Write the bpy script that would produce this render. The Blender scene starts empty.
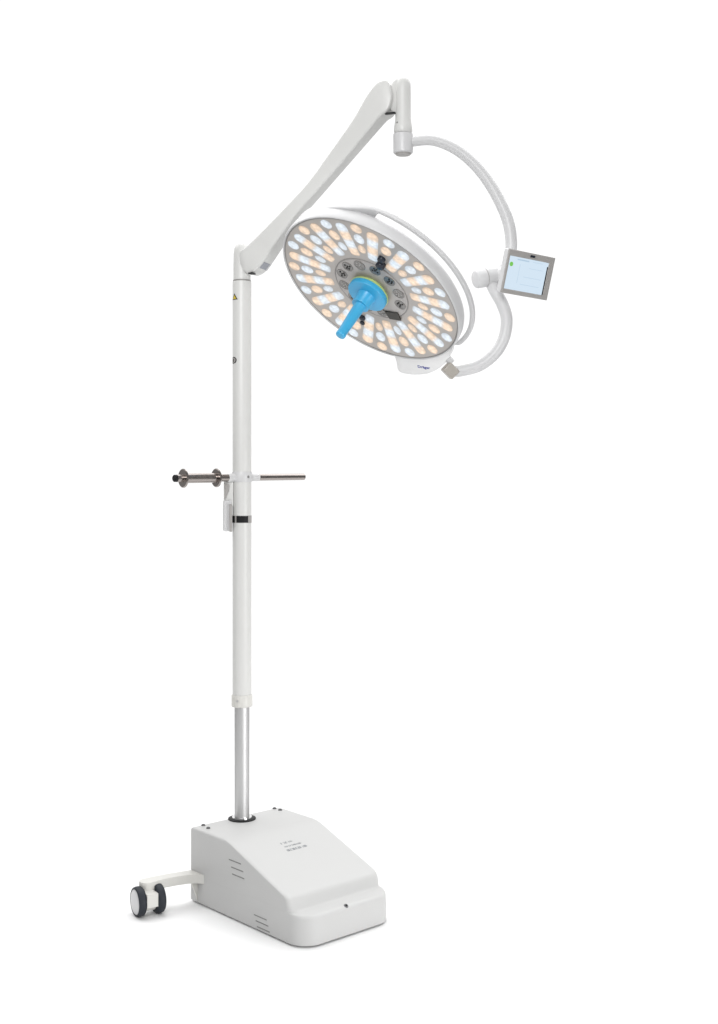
import bpy, bmesh, math, random
from mathutils import Vector, Matrix

random.seed(7)
sc = bpy.context.scene
col = sc.collection

# ------------------------------------------------------------------ camera
F, CX, HY, H = 1230.0, 359.0, 475.0, 1.155      # focal length in px, principal point, camera height (m)
cd = bpy.data.cameras.new('camera')
cam = bpy.data.objects.new('camera', cd)
col.objects.link(cam)
cam.location = (0, 0, H)
cam.rotation_euler = (math.radians(90), 0, 0)
cd.sensor_fit = 'VERTICAL'
cd.sensor_height = 24.0
cd.lens = F / 1024 * 24.0
cd.shift_y = -(512 - HY) / 1024
cd.clip_start, cd.clip_end = 0.05, 200
sc.camera = cam

# ------------------------------------------------------------------ studio light
sc.view_settings.view_transform = 'Standard'
sc.view_settings.look = 'None'
sc.view_settings.exposure = 0
sc.view_settings.gamma = 1
sc.cycles.use_denoising = True
sc.cycles.denoiser = 'OPENIMAGEDENOISE'
w = bpy.data.worlds.new('World')
sc.world = w
w.use_nodes = True
nt = w.node_tree
nt.nodes.clear()
tc = nt.nodes.new('ShaderNodeTexCoord')
sep = nt.nodes.new('ShaderNodeSeparateXYZ')
ramp = nt.nodes.new('ShaderNodeMapRange')        # white studio: bright backdrop side, dimmer behind the photographer
ramp.inputs['From Min'].default_value = 0.25
ramp.inputs['From Max'].default_value = 0.80
ramp.inputs['To Min'].default_value = 0.24
ramp.inputs['To Max'].default_value = 1.08
bg = nt.nodes.new('ShaderNodeBackground')
wo = nt.nodes.new('ShaderNodeOutputWorld')
nt.links.new(tc.outputs['Generated'], sep.inputs[0])
nt.links.new(sep.outputs['Y'], ramp.inputs['Value'])
low = nt.nodes.new('ShaderNodeMapRange')         # world light dimmed low down, out of view, to darken undersides
low.inputs['From Min'].default_value = -0.50
low.inputs['From Max'].default_value = -0.30
low.inputs['To Min'].default_value = 0.25
low.inputs['To Max'].default_value = 1.0
mul = nt.nodes.new('ShaderNodeMath')
mul.operation = 'MULTIPLY'
nt.links.new(sep.outputs['Z'], low.inputs['Value'])
nt.links.new(ramp.outputs['Result'], mul.inputs[0])
nt.links.new(low.outputs['Result'], mul.inputs[1])
nt.links.new(mul.outputs[0], bg.inputs['Strength'])
bg.inputs['Color'].default_value = (1, 1, 1, 1)
nt.links.new(bg.outputs[0], wo.inputs[0])


def softbox(name, loc, target, sx, sy, power, color=(1, 1, 1), spread=180):
    l = bpy.data.lights.new(name, 'AREA')
    l.shape = 'RECTANGLE'
    l.size, l.size_y, l.energy, l.color = sx, sy, power, color
    l.spread = math.radians(spread)
    o = bpy.data.objects.new(name, l)
    col.objects.link(o)
    o.location = loc
    o.rotation_euler = (Vector(target) - Vector(loc)).to_track_quat('-Z', 'Y').to_euler()
    return o


softbox('overhead_softbox', (0.0, 4.4, 4.5), (0.0, 3.7, 0), 8.5, 4.6, 312)
softbox('key_softbox', (-0.55, 0.5, 2.5), (-0.05, 3.3, 1.75), 1.2, 1.2, 21.5, spread=110)
softbox('added_base_light', (2.3, 1.1, 0.7), (-0.2, 3.2, 0.10), 1.2, 1.2, 10, spread=80)  # unseen lamp added low on the right to brighten the base front
softbox('fill_softbox', (-2.4, 0.4, 2.0), (-0.3, 3.4, 1.7), 0.4, 1.6, 2.5)


# ------------------------------------------------------------------ helpers
def at(px, py, Y):
    """point of the place at depth Y on the sight line through a photo pixel"""
    return Vector(((px - CX) / F * Y, Y, H - (py - HY) / F * Y))


def mat(name, color, rough=0.4, metal=0.0, noise=0.03, scale=40.0, bump=0.0, emit=None, estr=0.0,
        evar=0.0, escale=300.0, coat=0.0, spec=0.5, tint=None):
    m = bpy.data.materials.new(name)
    m.use_nodes = True
    t = m.node_tree
    b = t.nodes['Principled BSDF']
    tcn = t.nodes.new('ShaderNodeTexCoord')
    n = t.nodes.new('ShaderNodeTexNoise')
    n.inputs['Scale'].default_value = scale
    n.inputs['Detail'].default_value = 4
    t.links.new(tcn.outputs['Object'], n.inputs['Vector'])
    r = t.nodes.new('ShaderNodeMapRange')
    r.inputs['To Min'].default_value = max(0.0, 1 - noise * 2)
    r.inputs['To Max'].default_value = 1 + noise * 2
    t.links.new(n.outputs['Fac'], r.inputs['Value'])
    mx = t.nodes.new('ShaderNodeVectorMath')
    mx.operation = 'SCALE'
    mx.inputs[0].default_value = color
    t.links.new(r.outputs['Result'], mx.inputs['Scale'])
    t.links.new(mx.outputs[0], b.inputs['Base Color'])
    rr = t.nodes.new('ShaderNodeMapRange')
    rr.inputs['To Min'].default_value = max(0.02, rough - 0.06)
    rr.inputs['To Max'].default_value = min(1.0, rough + 0.06)
    t.links.new(n.outputs['Fac'], rr.inputs['Value'])
    t.links.new(rr.outputs['Result'], b.inputs['Roughness'])
    b.inputs['Metallic'].default_value = metal
    b.inputs['Coat Weight'].default_value = coat
    b.inputs['Specular IOR Level'].default_value = spec
    if metal and tint is not None:
        b.inputs['Specular Tint'].default_value = (tint, tint, tint, 1)
    if bump:
        n2 = t.nodes.new('ShaderNodeTexNoise')
        n2.inputs['Scale'].default_value = 900
        t.links.new(tcn.outputs['Object'], n2.inputs['Vector'])
        bp = t.nodes.new('ShaderNodeBump')
        bp.inputs['Strength'].default_value = bump
        bp.inputs['Distance'].default_value = 0.0004
        t.links.new(n2.outputs['Fac'], bp.inputs['Height'])
        t.links.new(bp.outputs['Normal'], b.inputs['Normal'])
    if emit:
        b.inputs['Emission Color'].default_value = (*emit, 1)
        b.inputs['Emission Strength'].default_value = estr
        if evar:
            v = t.nodes.new('ShaderNodeTexVoronoi')
            v.inputs['Scale'].default_value = escale
            t.links.new(tcn.outputs['Object'], v.inputs['Vector'])
            er = t.nodes.new('ShaderNodeMapRange')
            er.inputs['From Max'].default_value = 0.9
            er.inputs['To Min'].default_value = estr * (1 + evar)
            er.inputs['To Max'].default_value = estr * (1 - evar)
            t.links.new(v.outputs['Distance'], er.inputs['Value'])
            t.links.new(er.outputs['Result'], b.inputs['Emission Strength'])
    return m


PAINT = mat('white_paint', (0.64, 0.64, 0.625), 0.38, noise=0.008, scale=14, bump=0.05)
CABINET = mat('white_powder_coat', (0.515, 0.515, 0.51), 0.5, noise=0.008, scale=20, bump=0.22)
GLOSS = mat('white_gloss', (0.60, 0.60, 0.605), 0.36, noise=0.006, scale=10)
IVORY = mat('ivory_plastic', (0.63, 0.622, 0.59), 0.4, noise=0.01)
BADGE = mat('badge_white', (0.80, 0.80, 0.80), 0.35, noise=0.005)
TAUPE = mat('taupe_plastic', (0.38, 0.355, 0.32), 0.35, noise=0.03)
SLOT = mat('slot_grey', (0.22, 0.22, 0.215), 0.7)
BLACK = mat('black_plastic', (0.010, 0.010, 0.011), 0.5, spec=0.2)
RUBBER = mat('wheel_rubber', (0.020, 0.024, 0.031), 0.55, noise=0.06, spec=0.3)
STEEL = mat('brushed_steel', (0.62, 0.62, 0.62), 0.46, metal=1.0, tint=0.1, noise=0.02, scale=8)
DARKSTEEL = mat('rail_steel', (0.33, 0.30, 0.285), 0.2, metal=1.0, noise=0.03)
CHROME = mat('chrome', (0.8, 0.8, 0.8), 0.12, metal=1.0)
FACE = mat('lamp_face', (0.42, 0.39, 0.365), 0.32, noise=0.02, coat=0.3)
HUBGREY = mat('hub_plate_grey', (0.43, 0.405, 0.39), 0.35, noise=0.02)
SEAM_SHADE = mat('seam_shade_grey', (0.27, 0.26, 0.25), 0.5)  # grey for seams and for the shade painted inside the lip


def led_material():
    """lit LED optics: the lens colour runs between warm and cool along a strip, brightest where the diode sits"""
    m = mat('led_lens_glow', (0.20, 0.195, 0.19), 0.22, coat=0.3)
    t = m.node_tree
    b = t.nodes['Principled BSDF']
    at_ = t.nodes.new('ShaderNodeAttribute')
    at_.attribute_name = 'led'
    sp = t.nodes.new('ShaderNodeSeparateColor')
    t.links.new(at_.outputs['Color'], sp.inputs[0])
    mx = t.nodes.new('ShaderNodeMix')
    mx.data_type = 'RGBA'
    mx.inputs[6].default_value = (0.80, 0.90, 1.0, 1)
    mx.inputs[7].default_value = (1.0, 0.72, 0.49, 1)
    t.links.new(sp.outputs[0], mx.inputs[0])
    t.links.new(mx.outputs[2], b.inputs['Emission Color'])
    tcn = t.nodes.new('ShaderNodeTexCoord')
    v = t.nodes.new('ShaderNodeTexVoronoi')
    v.feature = 'SMOOTH_F1'
    v.inputs['Scale'].default_value = 120
    t.links.new(tcn.outputs['Object'], v.inputs['Vector'])
    r = t.nodes.new('ShaderNodeMapRange')
    r.inputs['From Max'].default_value = 0.8
    r.inputs['To Min'].default_value = 0.88
    r.inputs['To Max'].default_value = 0.54
    t.links.new(v.outputs['Distance'], r.inputs['Value'])
    mu = t.nodes.new('ShaderNodeMath')
    mu.operation = 'MULTIPLY'
    t.links.new(r.outputs['Result'], mu.inputs[0])
    t.links.new(sp.outputs[1], mu.inputs[1])
    t.links.new(mu.outputs[0], b.inputs['Emission Strength'])
    return m


LED = led_material()
CUP = mat('reflector_cup', (0.15, 0.14, 0.13), 0.14, metal=0.0, noise=0.3, scale=160, coat=0.6)
DARKWEDGE = mat('wedge_dark', (0.05, 0.046, 0.041), 0.5, spec=0.3)
NAVY = mat('navy_lens', (0.012, 0.016, 0.028), 0.3, spec=0.35)
BLUE = mat('sterile_blue', (0.045, 0.39, 0.68), 0.33, noise=0.02)
LIME = mat('lime_ring', (0.50, 0.62, 0.22), 0.4)
INK = mat('blue_ink', (0.03, 0.05, 0.32), 0.5)
GREYINK = mat('grey_ink', (0.25, 0.265, 0.28), 0.6)
YELLOW = mat('warning_yellow', (0.62, 0.47, 0.05), 0.5)
SILVER = mat('panel_silver', (0.35, 0.337, 0.325), 0.38, noise=0.02)
SCREEN = mat('panel_screen', (0.05, 0.06, 0.07), 0.2, emit=(0.68, 0.81, 0.93), estr=0.9)
SCREENLINE = mat('screen_line', (0.05, 0.06, 0.07), 0.3, emit=(0.46, 0.62, 0.78), estr=0.85)
GREEN = mat('screen_green', (0.05, 0.2, 0.03), 0.3, emit=(0.20, 0.52, 0.10), estr=0.75)
PANELGREY = mat('plate_grey', (0.30, 0.31, 0.35), 0.4)

WM = {}                                           # world matrices of what has been built


def root(name, loc):
    o = bpy.data.objects.new(name, None)
    o.empty_display_size = 0.1
    col.objects.link(o)
    o.location = loc
    WM[o.name] = Matrix.Translation(loc)
    return o


def obj(name, bm, mats, parent=None, frame=None, local=False, sharp=32, bevel=0.0, seg=2):
    """link a bmesh as one object. frame: its own world matrix (default: the parent's). local: verts already in that frame."""
    P = WM[parent.name] if parent else Matrix.Identity(4)
    M = frame if frame is not None else P
    if not local:
        bm.transform(M.inverted())
    bmesh.ops.recalc_face_normals(bm, faces=bm.faces[:])
    for f in bm.faces:
        f.smooth = True
    lim = math.radians(sharp)
    for e in bm.edges:
        if len(e.link_faces) == 2 and e.calc_face_angle(0) > lim:
            e.smooth = False
    me = bpy.data.meshes.new(name)
    bm.to_mesh(me)
    bm.free()
    for m in (mats if isinstance(mats, (list, tuple)) else [mats]):
        me.materials.append(m)
    o = bpy.data.objects.new(name, me)
    col.objects.link(o)
    if parent:
        o.parent = parent
        o.matrix_local = P.inverted() @ M
    else:
        o.matrix_world = M
    WM[o.name] = M
    if bevel:
        md = o.modifiers.new('bevel', 'BEVEL')
        md.width, md.segments, md.limit_method, md.angle_limit = bevel, seg, 'ANGLE', math.radians(35)
        md.harden_normals = True
    return o


def loft(rings, cap=True, closed=True, bm=None, mi=None):
    bm = bm or bmesh.new()
    vr = [[bm.verts.new(p) for p in r] for r in rings]
    n = len(vr[0])
    for i in range(len(vr) - 1):
        for j in range(n if closed else n - 1):
            k = (j + 1) % n
            f = bm.faces.new((vr[i][j], vr[i][k], vr[i + 1][k], vr[i + 1][j]))
            if mi:
                f.material_index = mi(i, j)
    if cap:
        bm.faces.new(vr[0][::-1])
        bm.faces.new(vr[-1])
    return bm


def frame_z(axis, up=(0, 0, 1)):
    z = Vector(axis).normalized()
    u = Vector(up)
    if abs(z.dot(u)) > 0.99:
        u = Vector((0, 1, 0))
    x = u.cross(z).normalized()
    return x, z.cross(x), z


def lathe(prof, M=Matrix.Identity(4), n=48, bm=None, cap=True):
    """prof: (radius, z) list in the frame M"""
    rings = []
    for r, z in prof:
        r = max(r, 1e-5)
        rings.append([M @ Vector((r * math.cos(2 * math.pi * k / n), r * math.sin(2 * math.pi * k / n), z)) for k in range(n)])
    return loft(rings, cap=cap, bm=bm)


def axis_frame(p, axis, up=(0, 0, 1)):
    x, y, z = frame_z(axis, up)
    return Matrix(((x.x, y.x, z.x, p[0]), (x.y, y.y, z.y, p[1]), (x.z, y.z, z.z, p[2]), (0, 0, 0, 1)))


def cyl(p, q, r, e=0.001, n=40, bm=None):
    p, q = Vector(p), Vector(q)
    L = (q - p).length
    return lathe([(r - e, 0), (r, e), (r, L - e), (r - e, L)], axis_frame(p, q - p), n, bm)


def catmull(pts, k=14):
    out = []
    P = [pts[0] * 2 - pts[1]] + pts + [pts[-1] * 2 - pts[-2]]
    for i in range(1, len(P) - 2):
        for s in range(k):
            t = s / k
            a, b, c, d = P[i - 1], P[i], P[i + 1], P[i + 2]
            out.append(0.5 * ((2 * b) + (c - a) * t + (2 * a - 5 * b + 4 * c - d) * t * t + (3 * b - a - 3 * c + d) * t ** 3))
    out.append(pts[-1])
    return out


def tube(pts, rad, n=48, up=(0, 1, 0), bm=None):
    rings = []
    for i, p in enumerate(pts):
        d = (pts[min(i + 1, len(pts) - 1)] - pts[max(i - 1, 0)]).normalized()
        a = Vector(up).cross(d).normalized()
        b = d.cross(a)
        r = rad(i / (len(pts) - 1)) if callable(rad) else rad
        rings.append([p + r * (a * math.cos(2 * math.pi * k / n) + b * math.sin(2 * math.pi * k / n)) for k in range(n)])
    return loft(rings, bm=bm)


def box(c, sx, sy, sz, X=(1, 0, 0), Y=(0, 1, 0), Zv=(0, 0, 1), bm=None):
    bm = bm or bmesh.new()
    c, X, Y, Zv = Vector(c), Vector(X), Vector(Y), Vector(Zv)
    v = [bm.verts.new(c + X * sx * i / 2 + Y * sy * j / 2 + Zv * sz * k / 2) for i in (-1, 1) for j in (-1, 1) for k in (-1, 1)]
    for q in ((0, 1, 3, 2), (4, 6, 7, 5), (0, 4, 5, 1), (2, 3, 7, 6), (0, 2, 6, 4), (1, 5, 7, 3)):
        bm.faces.new([v[i] for i in q])
    return bm


def prism(poly, vec, bm=None):
    """extrude a polygon of points by a vector"""
    v = Vector(vec)
    return loft([[Vector(p) for p in poly], [Vector(p) + v for p in poly]], bm=bm)


def text_part(name, body, size, M, m, parent, shear=0.25, weight=0.0):
    cu = bpy.data.curves.new(name, 'FONT')
    cu.body = body
    cu.size = size
    cu.align_x, cu.align_y = 'CENTER', 'CENTER'
    cu.shear = shear
    cu.offset = weight
    cu.extrude = 0.0001
    t = bpy.data.objects.new(name + '_curve', cu)
    col.objects.link(t)
    dg = bpy.context.evaluated_depsgraph_get()
    me = bpy.data.meshes.new_from_object(t.evaluated_get(dg))
    bpy.data.objects.remove(t)
    bm = bmesh.new()
    bm.from_mesh(me)
    bpy.data.meshes.remove(me)
    bm.transform(M)
    return obj(name, bm, m, parent)


# ------------------------------------------------------------------ the setting: white studio floor
fl = bmesh.new()
fl.faces.new([fl.verts.new(p) for p in ((-2.5, 1.5, 0), (2.5, 1.5, 0), (2.5, 5.6, 0), (-2.5, 5.6, 0))])
floor = obj('floor', fl, mat('white_floor', (0.88, 0.88, 0.88), 0.9, noise=0.003, spec=0.1))
floor['kind'] = 'structure'

# ------------------------------------------------------------------ base cabinet
YAW = 0.7308
WX, LX, UZ = Vector((math.cos(YAW), math.sin(YAW), 0)), Vector((math.sin(YAW), -math.cos(YAW), 0)), Vector((0, 0, 1))   # across, towards the front, up
O = Vector((-0.4573, 3.336, 0))                                       # rear left corner on the floor
BW, BH = 0.3065, 0.2007


def B(a, l, z):
    return O + WX * a + LX * l + UZ * z


POLE = B(0.151, 0.030, 0)
PX, PY = POLE.x, POLE.y
lamp = root('surgical_lamp', POLE)
lamp['label'] = 'white mobile surgical lamp with round LED head on a tall pole and wheeled base'
lamp['category'] = 'surgical lamp'


def plan(z, lf, rf, rb=0.004, inset=0.0):
    pts = []
    a0, a1, l0, l1 = inset, BW - inset, inset, lf - inset
    for (ca, cl, r, s) in ((a0 + rf, l1 - rf, rf, 90), (a0 + rb, l0 + rb, rb, 180), (a1 - rb, l0 + rb, rb, 270), (a1 - rf, l1 - rf, rf, 0)):
        for k in range(11):
            t = math.radians(s + 9 * k)
            pts.append(B(ca + r * math.cos(t), cl + r * math.sin(t), z))
    return pts


layers = [plan(0.004, 0.4805, 0.055, inset=0.002), plan(0.006, 0.4825, 0.055)]
layers += [plan(0.066, 0.482, 0.055)]
for k in range(1, 7):
    t = k / 6 * math.pi / 2
    layers.append(plan(0.066 + 0.012 * math.sin(t), 0.482 - 0.013 * (1 - math.cos(t)), 0.055))
layers += [plan(0.0792, 0.444, 0.034), plan(0.0805, 0.436, 0.024), plan(0.084, 0.4315, 0.018), plan(0.091, 0.4285, 0.015), plan(0.104, 0.4240, 0.013),
           plan(0.1105, 0.4195, 0.012), plan(0.1155, 0.4125, 0.012), plan(0.1205, 0.4005, 0.012)]
layers += [plan(0.1205 + (0.190 - 0.1205) * k / 8, 0.4005 - (0.4005 - 0.202) * k / 8, 0.012) for k in range(1, 9)]
layers += [plan(0.1945, 0.189, 0.012, inset=0.0003), plan(0.1973, 0.179, 0.012, inset=0.0012), plan(0.1993, 0.169, 0.011, inset=0.003),
           plan(BH, 0.157, 0.010, inset=0.007)]
cab = obj('base_cabinet', loft(layers), CABINET, lamp, sharp=40)

for l0, z0 in ((0.178, 0.154), (0.188, 0.1365), (0.192, 0.1195), (0.286, 0.039), (0.293, 0.0255), (0.299, 0.0120)):
    obj('vent_slot', box(B(-0.0001, l0 + 0.026, z0), 0.0012, 0.052, 0.0025, WX, LX, UZ), SLOT, cab)
for a, l in ((0.034, 0.012), (0.028, 0.044), (0.282, 0.008), (0.284, 0.032)):
    p = B(a, l, BH)
    s_ = lathe([(0.0058, -0.001), (0.0058, 0.0012), (0.0045, 0.0032), (0.0022, 0.0036), (0.0022, 0.0018), (0.0, 0.0018)], Matrix.Translation(p), 20)
    obj('screw', s_, mat('screw_metal', (0.16, 0.16, 0.165), 0.3, metal=1.0) if 'screw_metal' not in bpy.data.materials else bpy.data.materials['screw_metal'], cab)
p = B(0.145, 0.4730, 0.0735)
lk = lathe([(0.0062, -0.002), (0.0062, 0.004), (0.005, 0.0052), (0.0, 0.0052)], axis_frame(p, LX * 0.55 + UZ * 0.8), 20)
obj('lock', lk, bpy.data.materials['screw_metal'], cab)
lk = lathe([(0.0032, 0), (0.0032, 0.0064), (0, 0.0064)], axis_frame(p, LX * 0.55 + UZ * 0.8), 14)
obj('keyhole', lk, BLACK, cab)

# rating plate printed on the slope: three lines of small grey characters, too small to read
sl = (LX * (0.4005 - 0.202) - UZ * (0.190 - 0.1205)).normalized()
sn = WX.cross(-sl)
if sn.z < 0:
    sn = -sn
q0 = B(0.160, 0.202, 0.190) + sl * 0.030
bm = bmesh.new()
for row, (a0, a1, hh) in enumerate(((0.005, 0.046, 0.0070), (0.006, 0.062, 0.0056), (0.002, 0.066, 0.0086))):
    a = a0
    while a < a1:
        ww = random.choice((0.0022, 0.0030, 0.0038))
        if random.random() > 0.06:
            c = q0 + WX * (a + ww / 2 - 0.035) + sl * (row * 0.0160) + sn * 0.0002
            kind = random.randrange(3)
            if kind == 0:
                box(c, ww, 0.0012, 0.0003, WX, sl, sn, bm)
                box(c - WX * ww * 0.35, 0.0010, hh, 0.00031, WX, sl, sn, bm)
            elif kind == 1:
                box(c - WX * ww * 0.3, 0.0010, hh, 0.0003, WX, sl, sn, bm)
                box(c + WX * ww * 0.3, 0.0010, hh, 0.0003, WX, sl, sn, bm)
            else:
                box(c - sl * hh * 0.4, ww, 0.0011, 0.0003, WX, sl, sn, bm)
                box(c + sl * hh * 0.4, ww, 0.0011, 0.00031, WX, sl, sn, bm)
        a += ww + 0.0008
obj('rating_text', bm, GREYINK, cab)


# casters on their arms
def caster(side):
    m = 1 if side < 0 else -1                       # mirrored about the cabinet's middle
    def C(a, l, z):
        return B(a if m > 0 else BW - a, l, z)
    out = [(0.0, 0.004), (-0.025, -0.002), (-0.060, -0.010), (-0.100, -0.017)]
    for k in range(9):
        t = math.radians(-80 - 180 * k / 8)
        out.append((-0.138 + 0.020 * math.cos(t), 0.000 + 0.020 * math.sin(t)))
    out += [(-0.100, 0.019), (-0.060, 0.026), (-0.028, 0.036), (-0.010, 0.048), (0.0, 0.064)]
    rings = [[C(a * 0.995, l, 0.0615) for a, l in out], [C(a, l, 0.063) for a, l in out], [C(a, l, 0.0825) for a, l in out],
             [C(a * 0.992, l * 0.99, 0.085) for a, l in out]]
    bm = loft(rings)
    gus = [C(-0.0002, 0.030, 0.010), C(-0.0002, 0.030, 0.062), C(-0.020, 0.030, 0.062), C(-0.006, 0.030, 0.028)]
    prism(gus, LX * 0.006, bm)                                              # gusset under the arm
    arm_ = obj('caster_arm', bm, IVORY, lamp, sharp=40)
    hub = C(-0.138, 0.000, 0)
    ax = Vector((math.cos(math.radians(30)), math.sin(math.radians(30)), 0))
    fw = Vector((-ax.y, ax.x, 0))
    wc = hub + UZ * 0.0385 - fw * 0.012
    fk = lathe([(0.017, 0.0625), (0.0195, 0.060), (0.0195, 0.048), (0.012, 0.044)], Matrix.Translation(hub), 28)
    cyl(wc - ax * 0.0150, wc + ax * 0.0150, 0.027, 0.002, 32, fk)
    box(wc + UZ * 0.007 - fw * 0.006, 0.0300, 0.056, 0.034, ax, fw, UZ, fk)
    obj('caster_fork', fk, IVORY, arm_)
    for s in (-1, 1):
        c = wc + ax * s * 0.0268
        M = axis_frame(c, ax * s)
        tyre = lathe([(0.026, -0.011), (0.034, -0.0115), (0.0375, -0.008), (0.0385, -0.002), (0.0382, 0.004), (0.0368, 0.009), (0.0345, 0.0108), (0.0328, 0.010),
                      (0.0325, -0.004)], M, 48)
        obj('tyre', tyre, RUBBER, arm_, sharp=50)
        rim = lathe([(0.0323, 0.004), (0.0323, 0.0092), (0.030, 0.0112), (0.016, 0.0122), (0.0, 0.0126)], M, 40)
        obj('wheel_cover', rim, GLOSS, arm_, sharp=50)
    return arm_


caster(-1)
caster(1)

# ------------------------------------------------------------------ column
Mp = Matrix.Translation((PX, PY, 0))
inner = obj('inner_column', lathe([(0.0205, 0.185), (0.0205, 0.53)], Mp, 64), STEEL, lamp)
obj('column_gasket', lathe([(0.0215, BH - 0.002), (0.0385, BH - 0.002), (0.0385, BH + 0.0025), (0.034, BH + 0.0045), (0.0215, BH + 0.0045)], Mp, 48), BLACK, inner)
obj('gasket_ring', lathe([(0.0208, BH + 0.001), (0.0285, BH + 0.001), (0.0275, BH + 0.0072), (0.0208, BH + 0.0076)], Mp, 48), CHROME, inner)
outer = obj('outer_column', lathe([(0.0215, 0.520), (0.0248, 0.520), (0.0262, 0.530), (0.0262, 1.0), (0.0262, 1.688), (0.0255, 1.6915), (0.0205, 1.6915)], Mp, 64), PAINT, lamp)
obj('column_collar', lathe([(0.0212, 0.5135), (0.0280, 0.5135), (0.0290, 0.5150), (0.0290, 0.5440), (0.0278, 0.5460), (0.0261, 0.5462)], Mp, 64), IVORY, outer)


def on_column(az, r, z):
    """az: degrees to the left of the side that faces the camera"""
    toc = math.atan2(-PY, -PX)
    t = toc - math.radians(az)
    return Vector((PX + r * math.cos(t), PY + r * math.sin(t), z))


def patch(az0, az1, z0, z1, r, m, name, parent, n=14, shape=None):
    rows = 11
    rings = []
    for i in range(rows):
        v = i / (rows - 1)
        lo, hi = (az0, az1) if not shape else shape(v, az0, az1)
        rings.append([on_column(lo + (hi - lo) * k / n, r, z0 + (z1 - z0) * v) for k in range(n + 1)])
    bm = loft(rings, cap=False, closed=False)
    return obj(name, bm, m, parent)


obj('collar_screw', lathe([(0.003, -0.001), (0.003, 0.0012), (0, 0.0013)], axis_frame(on_column(25, 0.0290, 0.532), on_column(25, 1, 0) - on_column(25, 0, 0)), 12), STEEL, outer)
tri = lambda v, a, b: ((a + b) / 2 - (b - a) / 2 * (1.001 - v), (a + b) / 2 + (b - a) / 2 * (1.001 - v))
patch(26, 78, 1.639, 1.657, 0.0263, BLACK, 'warning_label', outer, shape=tri)
patch(36, 68, 1.641, 1.652, 0.0266, YELLOW, 'warning_sign', outer, shape=tri)
oval = lambda v, a, b: ((a + b) / 2 - (b - a) / 2 * math.sqrt(max(0.0, 1 - (2 * v - 1) ** 2)) - 0.01, (a + b) / 2 + (b - a) / 2 * math.sqrt(max(0.0, 1 - (2 * v - 1) ** 2)) + 0.01)
patch(34, 92, 1.462, 1.482, 0.0264, BLACK, 'round_sticker', outer, shape=oval)
patch(41, 86, 1.4645, 1.4795, 0.02665, SILVER, 'sticker_centre', outer, shape=oval)
patch(56, 66, 1.4675, 1.476, 0.0268, BLACK, 'sticker_mark', outer)
# strap with a dark plate on the front
obj('strap', lathe([(0.0260, 1.0225), (0.0270, 1.0230), (0.0270, 1.0425), (0.0260, 1.0430)], Mp, 48, cap=False), SILVER, outer)
patch(-38, 34, 1.0235, 1.0420, 0.0274, BLACK, 'strap_plate', outer)
patch(46, 70, 1.0235, 1.0420, 0.0274, BLACK, 'strap_tail', outer)

# knuckle that carries the spring arm
kn = lathe([(0.0205, 1.690), (0.0205, 1.694), (0.0240, 1.6955), (0.0239, 1.738), (0.0232, 1.768), (0.0212, 1.784), (0.016, 1.793), (0.008, 1.7965), (0.0, 1.797)], Mp, 48)
knuckle = obj('arm_knuckle', kn, PAINT, lamp)
obj('knuckle_seam', lathe([(0.0205, 1.6908), (0.0254, 1.6908), (0.0254, 1.6945), (0.0205, 1.6945)], Mp, 48), SEAM_SHADE, knuckle)

# ------------------------------------------------------------------ rail clamp with rods
zc = H - 0.005
cl = lathe([(0.0250, zc - 0.0145), (0.0272, zc - 0.014), (0.0280, zc - 0.012), (0.0280, zc + 0.012), (0.0272, zc + 0.014), (0.0250, zc + 0.0145)], Mp, 56)
ra = Vector((0.78, 0.625, 0.009)).normalized()
c0 = Vector((PX, PY, zc - 0.002)) - Vector((0.446, -0.895, 0)) * 0.0
cl = cyl(c0 - ra * 0.048, c0 - ra * 0.020, 0.0115, 0.002, 28, cl)
cl = cyl(c0 + ra * 0.020, c0 + ra * 0.056, 0.0110, 0.002, 28, cl)
clamp = obj('rail_clamp', cl, GLOSS, lamp)
obj('rail_rod', cyl(c0 - ra * 0.208, c0 - ra * 0.046, 0.0105, 0.001, 32), DARKSTEEL, clamp)
obj('rail_rod', cyl(c0 + ra * 0.054, c0 + ra * 0.213, 0.0096, 0.001, 32), DARKSTEEL, clamp)
for d in (0.083, 0.187):
    dp = c0 - ra * d
    fd = lathe([(0.011, -0.0032), (0.0235, -0.0032), (0.0258, -0.0016), (0.0258, 0.0012), (0.0235, 0.0030), (0.011, 0.0030)], axis_frame(dp, ra), 40)
    obj('rail_disc', fd, DARKSTEEL, clamp)
obj('rod_sleeve', cyl(c0 - ra * 0.184, c0 - ra * 0.086, 0.0135, 0.001, 32), DARKSTEEL, clamp)
obj('rod_end_cap', cyl(c0 - ra * 0.217, c0 - ra * 0.204, 0.0098, 0.002, 28), BLACK, clamp)
cs = on_column(-38, 0.0280, zc)
obj('clamp_screw', lathe([(0.0036, -0.001), (0.0036, 0.001), (0.0, 0.0012)], axis_frame(cs, cs - Vector((PX, PY, zc))), 14), SLOT, clamp)

# socket bracket hanging left of the column
bl = on_column(62, 0.0245, 0)
bx = Vector((1, 0.15, 0)).normalized()
by = Vector((-0.15, 1, 0)).normalized()
hb = at(228.5, 494, PY - 0.012)
holder = obj('socket_bracket', box(hb, 0.026, 0.020, 0.070, bx, by, UZ), PAINT, lamp, bevel=0.002)
obj('bracket_lever', prism([at(224.4, 484, PY - 0.024), at(229.5, 484, PY - 0.024), at(229, 490, PY - 0.024), at(225.5, 499, PY - 0.024), at(224.4, 499, PY - 0.024)],
                           Vector((0, -0.004, 0))), SILVER, holder)
obj('socket_box', box(at(227.4, 515.5, PY - 0.012), 0.024, 0.034, 0.086, bx, by, UZ), GLOSS, holder, bevel=0.004)
obj('socket_cover', box(at(230.8, 518, PY - 0.034), 0.0075, 0.006, 0.076, bx, by, UZ), SILVER, holder, bevel=0.001)

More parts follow.
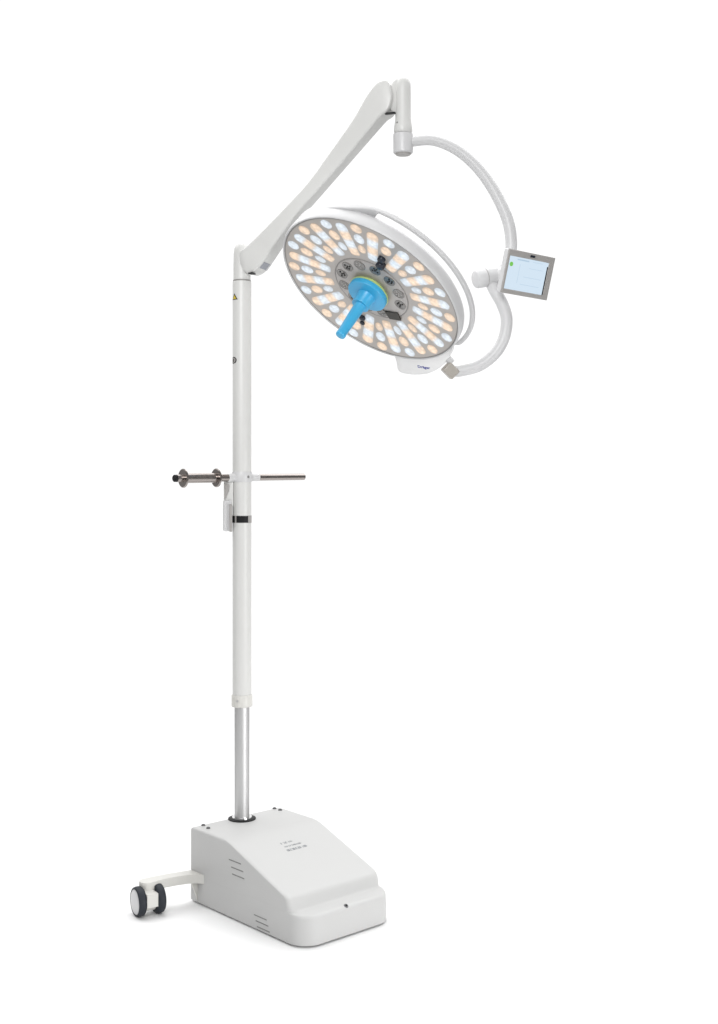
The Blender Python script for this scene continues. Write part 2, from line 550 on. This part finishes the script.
# ------------------------------------------------------------------ spring arm
YP = 3.25                                                     # depth of the pin that carries the head
PIN = at(403.1, 140, YP)
hd = Vector((PIN.x - PX, PIN.y - PY, 0)).normalized()          # heading of the arm, turned a little towards the camera
sd = Vector((hd.y, -hd.x, 0))                                   # across the arm, towards the camera
if sd.y > 0:
    sd = -sd


def arm_pt(px, py, off):
    """point on the vertical plane that lies `off` towards the camera from the arm's middle plane"""
    P0 = Vector((PX, PY, 0)) + sd * off
    r = Vector(((px - CX) / F, 1, -(py - HY) / F))
    C0 = Vector((0, 0, H))
    t = (P0 - C0).dot(sd) / r.dot(sd)
    return C0 + r * t


# stations: upper edge and lower edge of the side that faces the camera, half the thickness
st = [((239.0, 256.5), (240.5, 264.5), 0.0225), ((239.6, 251.5), (243.8, 270.8), 0.0265), ((241.6, 249.0), (249.0, 273.0), 0.0290), ((245, 246.8), (256.5, 269.0), 0.0300),
      ((252, 240.5), (264.5, 259), 0.0300), ((262, 230.5), (273, 246.5), 0.0295), ((277, 215), (287.5, 226), 0.0270), ((291.4, 200), (299.5, 210), 0.0250),
      ((309.4, 180), (317.5, 190), 0.0235), ((327, 155.5), (336.5, 168.5), 0.0230), ((344.5, 131), (357, 144), 0.0250), ((356, 113.5), (370.5, 127), 0.0280),
      ((365.3, 97.0), (380, 115.5), 0.0300), ((372.8, 86.5), (385.5, 111.5), 0.0305), ((379, 81.2), (389, 106.5), 0.0300), ((386, 79.8), (391.2, 99.5), 0.0280),
      ((390.0, 84.5), (391.9, 94.0), 0.0250)]
cm = catmull([Vector((*u_, 0)) for u_, l_, t_ in st], 4), catmull([Vector((*l_, 0)) for u_, l_, t_ in st], 4), catmull([Vector((t_, 0, 0)) for u_, l_, t_ in st], 4)
st = [((u_.x, u_.y), (l_.x, l_.y), t_.x) for u_, l_, t_ in zip(*cm)]
rings = []
prev = None
for (ua, la, th) in st:
    u, l = arm_pt(*ua, th), arm_pt(*la, th)
    u = u - sd * th
    l = l - sd * th
    h = (u - l).length
    e = (u - l).normalized()
    m = (u + l) / 2
    # rounded rectangle in the plane spanned by e (up across the arm) and sd
    r = min(0.0055, h * 0.30, th * 0.5)
    ring = []
    for (sx, sy, s0) in ((1, 1, 0), (-1, 1, 90), (-1, -1, 180), (1, -1, 270)):
        for k in range(7):
            t = math.radians(s0 + 15 * k)
            ring.append(m + sd * (sx * (th - r) + r * math.cos(t)) + e * (sy * (h / 2 - r) + r * math.sin(t)))
    rings.append(ring)
arm = obj('spring_arm', loft(rings), PAINT, lamp, sharp=50)
u_mid = (arm_pt(260.0, 262.5, 0.030) - arm_pt(251.5, 272.5, 0.030))
q1, q2, q3, q4 = arm_pt(257.5, 266.0, 0.0305), arm_pt(252.5, 273.0, 0.0305), arm_pt(255, 275.5, 0.012), arm_pt(262, 267, 0.012)
obj('arm_slot', box(arm_pt(252.0, 273.6, 0.024), 0.013, 0.022, 0.003, hd, sd, UZ), BLACK, arm)
dn = (arm_pt(273, 246.5, 0.0295) - arm_pt(256.5, 269, 0.030)).normalized()
nn = dn.cross(sd).normalized()
if nn.z > 0:
    nn = -nn
obj('arm_plate', box(arm_pt(260.5, 264.3, 0.0295) - sd * 0.026 + nn * 0.0006, 0.020, 0.036, 0.0028, dn, sd, nn), PANELGREY, arm)
obj('arm_plate', box(arm_pt(260.5, 264.3, 0.0295) - sd * 0.050 + nn * 0.0006, 0.022, 0.008, 0.0026, dn, sd, nn), GLOSS, arm)

# ------------------------------------------------------------------ pin head at the arm's far end
Mq = Matrix.Translation((PIN.x, PIN.y, 0))
zt = lambda y: H - (y - HY) / F * YP
ph = lathe([(0.0225, zt(133.5)), (0.0245, zt(131.5)), (0.0235, zt(127)), (0.0205, zt(119)), (0.0203, zt(90)), (0.0200, zt(84.5)), (0.0178, zt(80.6)), (0.013, zt(78.4)), (0.006, zt(77.8)), (0, zt(77.7))], Mq, 48)
# web between the arm's round end and the column
web = []
for d, ya, yb, th in ((-0.030, 84.0, 111.0, 0.0125), (-0.024, 81.2, 113.0, 0.0135), (-0.014, 79.0, 114.5, 0.0142), (-0.004, 78.8, 116.0, 0.0145), (0.006, 79.6, 117.0, 0.0125)):
    c = Vector((PIN.x, PIN.y, 0)) + hd * d
    za, zb = zt(ya), zt(yb)
    ring = []
    r = 0.006
    for (sx, sy, s0) in ((1, 1, 0), (-1, 1, 90), (-1, -1, 180), (1, -1, 270)):
        for q in range(5):
            t = math.radians(s0 + 22.5 * q)
            ring.append(c + sd * (sx * (th - r) + r * math.cos(t)) + UZ * ((za + zb) / 2 + sy * ((za - zb) / 2 - r) + r * math.sin(t)))
    web.append(ring)
loft(web, bm=ph)
pinhead = obj('pin_head', ph, PAINT, lamp, sharp=45)
obj('pin_slot', box(Vector((PIN.x, PIN.y, zt(113.9))) - hd * 0.031 + sd * 0.016, 0.030, 0.012, 0.0028, hd, sd, UZ), BLACK, pinhead)
obj('pin_screw', lathe([(0.0025, -0.001), (0.0025, 0.0008), (0, 0.001)], axis_frame(at(397.2, 122.5, YP - 0.0155), (-0.6, -0.8, 0)), 12), SLOT, pinhead)

# ------------------------------------------------------------------ yoke
coll = lathe([(0.0, zt(153.6)), (0.0235, zt(153.6)), (0.0258, zt(152.6)), (0.0262, zt(150)), (0.0262, zt(136)), (0.0255, zt(134.2)), (0.0, zt(134.2))], Mq, 48)
ypts = [(404, 142.2), (413, 141.4), (428.5, 140.0), (442.4, 142.9), (459, 151.3), (476, 166), (490, 184.3), (501, 204), (508, 221.5), (511, 238), (510.8, 251), (507.8, 263), (502, 273)]
yp = catmull([at(x, y, YP) for x, y in ypts])
yoke = obj('upper_yoke', tube(yp, lambda t: 0.0130 + 0.0026 * min(1, t * 1.5), bm=None), GLOSS, lamp)
obj('pin_collar', coll, GLOSS, yoke)
obj('pin_cap', lathe([(0.0, zt(155.2)), (0.019, zt(155.0)), (0.0215, zt(153.6)), (0.0, zt(153.4))], Mq, 40), SILVER, yoke)
ja, jb = at(474.5, 279.5, YP - 0.015), at(499, 275.6, YP + 0.010)
jd = (jb - ja).normalized()
jl = (jb - ja).length
jm = axis_frame(ja, jd)
joint = obj('yoke_joint', lathe([(0.0, 0.0), (0.0185, 0.0005), (0.0225, 0.003), (0.0245, 0.008), (0.0245, 0.030), (0.0232, 0.0308), (0.0232, 0.0322), (0.0250, 0.033), (0.0252, jl - 0.004),
                              (0.023, jl), (0.0, jl)], jm, 44), GLOSS, lamp)
obj('joint_seam', lathe([(0.020, 0.0306), (0.0236, 0.0306), (0.0236, 0.0324), (0.020, 0.0324)], jm, 44), SILVER, joint)
lpts = [(490, 279), (494.6, 290), (502.2, 304), (506.6, 319), (504.3, 337), (495.5, 353), (480, 365.5), (461.7, 370.8), (453, 371.5)]
lo = catmull([at(x, y, YP) for x, y in lpts])
lower = obj('lower_yoke', tube(lo, lambda t: 0.0166 - 0.0022 * t), GLOSS, lamp)

# ------------------------------------------------------------------ lamp head
HC = Vector((0.02757806, 3.25, 1.63914144))
HN = Vector((-0.4823953, -0.40280724, -0.77784388))
HU = Vector((-0.64094582, 0.76758612, 0.0))
HV = Vector((0.59706217, 0.49855578, -0.62845755))
HM = Matrix(((HU.x, HV.x, HN.x, HC.x), (HU.y, HV.y, HN.y, HC.y), (HU.z, HV.z, HN.z, HC.z), (0, 0, 0, 1)))
R = 0.2626
PH = 0.0135
hs = lathe([(0.0, -0.078), (0.06, -0.077), (0.14, -0.073), (0.19, -0.065), (0.222, -0.055), (0.243, -0.0465), (0.2560, -0.0405), (0.2625, -0.0345), (0.2648, -0.028), (0.2662, -0.010), (0.2658, -0.003),
            (0.2645, 0.0005), (0.2630, 0.0012), (0.2615, 0.0010), (0.2605, -0.0010), (0.2602, -0.016)], n=144)
head = obj('lamp_head', hs, GLOSS, lamp, frame=HM, local=True)


def fz(r):
    """the lit face is a shallow cone, about a centimetre deeper at the hub"""
    return -0.0015 - 0.010 * max(0.0, min(1.0, (0.25 - r) / 0.14))


def ang(k):
    return math.radians(22.5) * k + PH


face = lathe([(0.2570, -0.020), (0.2570, fz(0.2570)), (0.20, fz(0.20)), (0.15, fz(0.15)), (0.108, fz(0.108)), (0.108, -0.03)], n=144, cap=False)
obj('face_plate', face, FACE, head, local=True)
obj('face_lip_shade', lathe([(0.2566, -0.0030), (0.2575, -0.0006), (0.2595, -0.0008), (0.2606, -0.0030)], n=144, cap=False), SEAM_SHADE, head, local=True)  # dark ring stands in for the lip's shade and the gap


def lens_part(name, rows, a, warmth, glow, mid=()):
    """rows: (radius, half width) stations from hub to rim along the ray at angle a; a softly crowned sheet"""
    ca, sa = math.cos(a), math.sin(a)
    m = 10
    rmin, rmax = rows[0][0], rows[-1][0]
    bm = bmesh.new()
    lay = bm.verts.layers.float_color.new('led')
    prev = None
    for r, hw in rows:
        cur = []
        for k in range(m + 1):
            q = -1 + 2 * k / m
            y = hw * q
            e = 1 - abs(q) ** 3
            endf = max(0.0, min(1.0, min(r - rmin, rmax - r) / 0.006))
            v = bm.verts.new((r * ca - y * sa, r * sa + y * ca, fz(r) + 0.0003 + 0.0018 * e * endf))
            g = glow(r) * (0.74 + 0.34 * (1 - abs(q) ** 2.2) * (0.5 + 0.5 * endf))
            v[lay] = (warmth(r), g, 0, 1)
            cur.append(v)
        if prev:
            for k in range(m):
                bm.faces.new((prev[k], prev[k + 1], cur[k + 1], cur[k]))
        prev = cur
    return obj(name, bm, LED, head, local=True, sharp=80)


SR0, SR1 = 0.470 * R, 0.938 * R
for k in range(16):
    a = ang(k)
    rows = []
    n = 4
    cell = (SR1 - SR0) / n
    for i in range(n * 10 + 1):
        r = SR0 + (SR1 - SR0) * i / (n * 10)
        hw = 0.0138 + 0.0034 * (r - SR0) / (SR1 - SR0)
        tip = SR1 - r
        if tip < hw:
            hw *= math.sqrt(max(0.0004, 1 - (1 - tip / hw) ** 2))
        tip = r - SR0
        if tip < 0.008:
            hw *= 0.55 + 0.45 * math.sqrt(max(0.0, 1 - (1 - tip / 0.008) ** 2))
        rows.append((r, hw))
    first = 0 if k % 2 else 1

    def warm_at(r, first=first):
        x = (r - SR0) / cell
        i = min(3, int(x))
        val = (i + 1 - first) % 2 if True else 0
        f = x - i
        nb = val
        if f < 0.18 and i > 0:
            nb, wgt = 1 - val, 0.5 - f / 0.36
        elif f > 0.82 and i < 3:
            nb, wgt = 1 - val, (f - 0.82) / 0.36
        else:
            wgt = 0
        return val + (nb - val) * wgt

    def glow_at(r):
        x = (r - SR0) / cell
        f = x - min(3, int(x))
        return (0.86 + 0.14 * min(1, x)) * (0.94 + 0.10 * (1 - (2 * f - 1) ** 2))

    lens_part('led_strip', rows, a, warm_at, glow_at)

for k in range(16):
    a = ang(k + 0.5)
    for i, (rc, hr, hw) in enumerate(((0.595, 0.062, 0.045), (0.750, 0.070, 0.058), (0.902, 0.062, 0.063))):
        if k in (1, 9) and i == 0:
            continue                                        # the two camera eyes sit here
        rows = []
        for j in range(15):
            t = -math.cos(math.pi * j / 14)
            rows.append(((rc + hr * t) * R, max(0.0003, hw * R * math.sqrt(max(0.0, 1 - t * t)))))
        w0 = 0.0 if (i + k) % 2 else 1.0
        lens_part('led_lens', rows, a, lambda r, w0=w0: w0, lambda r, q=(0.88, 0.97, 1.0)[i]: q)

for k, rr in ((9, 0.545), (1, 0.60)):
    a = ang(k + 0.5) + (0.0 if k == 9 else 0.06)
    bm = None
    for j, (dr, dt, rad, hh) in enumerate(((-0.010, -0.001, 0.0125, 0.017), (0.013, 0.003, 0.0105, 0.012))):
        r = rr * R + dr
        p = Vector((r * math.cos(a) - dt * math.sin(a), r * math.sin(a) + dt * math.cos(a), fz(r) - 0.002))
        if k == 1:
            rad *= 0.72
            hh *= 0.6
        bm = lathe([(rad, 0), (rad, hh - 0.003), (rad - 0.001, hh - 0.001), (rad - 0.003, hh), (0, hh + 0.0003)], Matrix.Translation(p), 24, bm)
    obj('camera_eye', bm, NAVY, head, local=True)

# hub: plate, twelve reflector cups, dark flat wedge
ZH = -0.0095
hub = lathe([(0.1085, -0.03), (0.1085, ZH - 0.0015), (0.1070, ZH), (0.0, ZH)], n=96)
obj('hub_plate', hub, HUBGREY, head, local=True)
obj('hub_ring', lathe([(0.1084, ZH - 0.004), (0.1088, ZH - 0.0005), (0.1104, ZH - 0.0005), (0.1110, ZH - 0.004)], n=96, cap=False), SEAM_SHADE, head, local=True)
for k in range(12):
    a = math.radians(-20 + 30 * k)
    if k == 4:
        continue
    p = Vector((0.0885 * math.cos(a), 0.0885 * math.sin(a), ZH))
    Mc = Matrix.Translation(p)
    bm = lathe([(0.0168, -0.0005), (0.0168, 0.0010), (0.0158, 0.0014), (0.0148, 0.0011), (0.0115, 0.0007), (0.006, 0.0004), (0.0, 0.0003)], Mc, 28)
    cup = obj('reflector_cup', bm, [CUP], head, local=True, sharp=60)
    bm = None
    for j in range(5):
        t = j * 2.4 + k * 1.7
        rr_ = 0.008 if j else 0.0
        cpt = p + Vector((rr_ * math.cos(t), rr_ * math.sin(t), 0.0004))
        bm = lathe([(0.0028, 0), (0.0024, 0.0014), (0, 0.0018)], Matrix.Translation(cpt), 10, bm)
    obj('diode', bm, BLACK if k % 3 else SILVER, head, local=True)
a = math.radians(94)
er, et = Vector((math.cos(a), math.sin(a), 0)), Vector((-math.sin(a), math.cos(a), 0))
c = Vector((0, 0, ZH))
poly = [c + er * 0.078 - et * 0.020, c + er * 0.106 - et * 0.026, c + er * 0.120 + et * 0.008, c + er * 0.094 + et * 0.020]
obj('hub_wedge', prism(poly, Vector((0, 0, 0.004))), DARKWEDGE, head, local=True)

# sterile handle
obj('handle_collar', lathe([(0.045, ZH - 0.001), (0.045, -0.001), (0.0560, -0.0005), (0.0568, 0.001), (0.0568, 0.0025), (0.055, 0.0032), (0, 0.0032)], n=56), LIME, head, local=True)
hp = [(0.0, 0.0027), (0.0545, 0.0027), (0.0555, 0.0040), (0.0555, 0.0150), (0.0548, 0.0168), (0.0520, 0.0175), (0.0258, 0.0180), (0.0250, 0.0190),
      (0.0245, 0.0500), (0.0236, 0.0520), (0.0165, 0.0524), (0.0160, 0.0535), (0.0145, 0.100), (0.0130, 0.140), (0.0128, 0.148), (0.0136, 0.151), (0.0137, 0.156),
      (0.0125, 0.1590), (0.0095, 0.1603), (0.0, 0.1606)]
handle = obj('handle', lathe(hp, n=48), BLUE, head, local=True, sharp=38)

# grip ring standing off the housing, from the upper side round to the yoke
rings = []
n = 190
A0, A1 = 102.0, 318.0


def sm(x, a, b):
    t = max(0.0, min(1.0, (x - a) / (b - a)))
    return t * t * (3 - 2 * t)


for i in range(n + 1):
    d = A0 + (A1 - A0) * i / n
    a = math.radians(d)
    r_in = 0.2440 + (0.2722 - 0.2440) * sm(d, 103, 112) * (1 - sm(d, 227, 230.5))
    r_out = 0.2560 + (0.2855 - 0.2560) * sm(d, 101, 112)
    r_out += (0.2630 - r_out) * sm(d, 212, 268) - 0.013 * sm(d, 290, 318)
    zf = -0.0418 + (0.0418 - 0.0300) * sm(d, 228, 246)
    zb = -0.0540
    rc, hr, hz, zc_ = (r_in + r_out) / 2, (r_out - r_in) / 2, (zf - zb) / 2, (zf + zb) / 2
    rd = min(0.0038, hr * 0.8, hz * 0.8)
    ring = []
    for (sx, sy, s0) in ((1, 1, 0), (-1, 1, 90), (-1, -1, 180), (1, -1, 270)):
        for q in range(6):
            tt = math.radians(s0 + 18 * q)
            rr = rc + sx * (hr - rd) + rd * math.cos(tt)
            ring.append(Vector((rr * math.cos(a), rr * math.sin(a), zc_ + sy * (hz - rd) + rd * math.sin(tt))))
    rings.append(ring)
obj('grip_ring', loft(rings), GLOSS, head, local=True, sharp=60)


# maker's tab at the lower rim
def pol(r, d, z):
    return Vector((r * math.cos(math.radians(d)), r * math.sin(math.radians(d)), z))


inn = [(0.255, d) for d in (111, 105, 99, 93, 87, 81, 75, 69, 63.5)]
outp = [(0.300, 63.2), (0.338, 62.2), (0.349, 63.0), (0.351, 65.0), (0.347, 70), (0.341, 75), (0.332, 81), (0.320, 87), (0.308, 93), (0.296, 100), (0.283, 106), (0.272, 111)]
poly = [(r, d) for r, d in inn] + outp
cxm = Vector((0, 0.29, 0))


def tabring(z, k):
    return [pol(r, d, z) + (cxm - pol(r, d, 0)) * k * (1 if r > 0.256 else 0) for r, d in poly]


tab = obj('maker_tab', loft([tabring(-0.040, 0.04), tabring(-0.034, 0.0), tabring(-0.012, 0.0), tabring(-0.0085, 0.015), tabring(-0.0075, 0.05)]), BADGE, head, local=True, sharp=50)
ta = math.radians(81.0)
tp = Vector((0.304 * math.cos(ta), 0.304 * math.sin(ta), -0.0073))
tx = Vector((-math.sin(ta - 0.10), math.cos(ta - 0.10), 0))
tz = Vector((0, 0, 1))
ty = tz.cross(tx)
TM = Matrix(((tx.x, ty.x, 0, tp.x), (tx.y, ty.y, 0, tp.y), (0, 0, 1, tp.z), (0, 0, 0, 1)))
text_part('maker_name', 'Dräger', 0.0150, HM @ TM, INK, head, 0.3, 0.0004)

# bracket between the yoke's end and the head
bq = at(450.2, 370.6, YP - 0.004)
e1 = (at(450, 359.8, YP) - at(440.8, 369.2, YP)).normalized()
e2 = Vector((0.35, -0.9, 0.1)).cross(e1).normalized()
e3 = e1.cross(e2)
brk = box(bq, 0.031, 0.036, 0.034, e1, e2, e3)
obj('yoke_bracket', brk, TAUPE, lower, bevel=0.004, seg=3)
obj('bracket_pin', cyl(at(448, 358.5, YP), at(452, 363, YP), 0.010, 0.002), GLOSS, lower)

# ------------------------------------------------------------------ control panel on the yoke joint
yaw, pitch, roll = math.radians(33), math.radians(14), math.radians(3.2)
pr0 = Vector((math.cos(yaw), math.sin(yaw), 0))
pn0 = Vector((math.sin(yaw), -math.cos(yaw), 0))
pu = (UZ * math.cos(pitch) + pn0 * math.sin(pitch))
pn = (pn0 * math.cos(pitch) - UZ * math.sin(pitch))
pr = (pr0 * math.cos(roll) - pu * math.sin(roll)).normalized()
pu = pn.cross(pr).normalized()
if pu.z < 0:
    pu = -pu
pc = at(528.6, 275.0, YP - 0.030)
PWD, PHT = 0.1600, 0.1140
PM = Matrix(((pr.x, pu.x, pn.x, pc.x), (pr.y, pu.y, pn.y, pc.y), (pr.z, pu.z, pn.z, pc.z), (0, 0, 0, 1)))


def pbox(x, y, z, sx, sy, sz, bm=None):
    return box((x, y, z), sx, sy, sz, bm=bm)


panel = obj('control_panel', pbox(0, 0, -0.0125, PWD, PHT, 0.019), GLOSS, lamp, frame=PM, local=True, bevel=0.004, seg=3)
fb = bmesh.new()
fw_, fh = PWD - 0.0006, PHT - 0.0006
iw, ih = PWD - 0.026, PHT - 0.029
sx0, sy0 = -0.0055, -0.0025
rr4 = lambda w_, h_, z: [Vector((sx * w_ / 2, sy * h_ / 2, z)) for sx, sy in ((1, 1), (-1, 1), (-1, -1), (1, -1))]
off = lambda ring: [p + Vector((sx0, sy0, 0)) for p in ring]
loft([rr4(fw_, fh, -0.0035), rr4(fw_, fh, -0.0006), rr4(fw_ - 0.002, fh - 0.002, 0.0004), off(rr4(iw + 0.002, ih + 0.002, 0.0004)), off(rr4(iw, ih, -0.0010)), off(rr4(iw, ih, -0.0030))], cap=False, bm=fb)
obj('panel_frame', fb, SILVER, panel, local=True, sharp=30)
scr = obj('screen', pbox(sx0, sy0, -0.0022, iw + 0.001, ih + 0.001, 0.0016), SCREEN, panel, local=True)
obj('screen_edge', pbox(sx0 + iw / 2 - 0.0018, -0.008, -0.0011, 0.0030, ih - 0.010, 0.0008), BLACK, panel, local=True)
ln = bmesh.new()
for x, y, ww, hh in ((-0.020, 0.0375, 0.040, 0.0032), (0.030, 0.0375, 0.034, 0.0008), (0.028, 0.020, 0.046, 0.0008), (0.020, -0.004, 0.060, 0.0008), (0.016, -0.024, 0.066, 0.0008), (-0.028, 0.002, 0.0008, 0.050)):
    pbox(x + sx0, y + sy0 - 0.001, -0.00135, ww, hh, 0.0003, ln)
obj('screen_line', ln, SCREENLINE, panel, local=True)
obj('screen_icon', lathe([(0.0060, 0), (0.0058, 0.0004), (0, 0.0004)], Matrix.Translation((sx0 - iw / 2 + 0.0095, 0.0195, -0.0014)), 20), GREEN, panel, local=True)
obj('panel_sensor', pbox(0.001, PHT / 2 - 0.0085, 0.0006, 0.016, 0.0058, 0.0010), NAVY, panel, local=True)
obj('panel_mount', cyl(jb - jd * 0.004, pc - pn * 0.018 - pr * 0.035, 0.021, 0.002), GLOSS, panel)
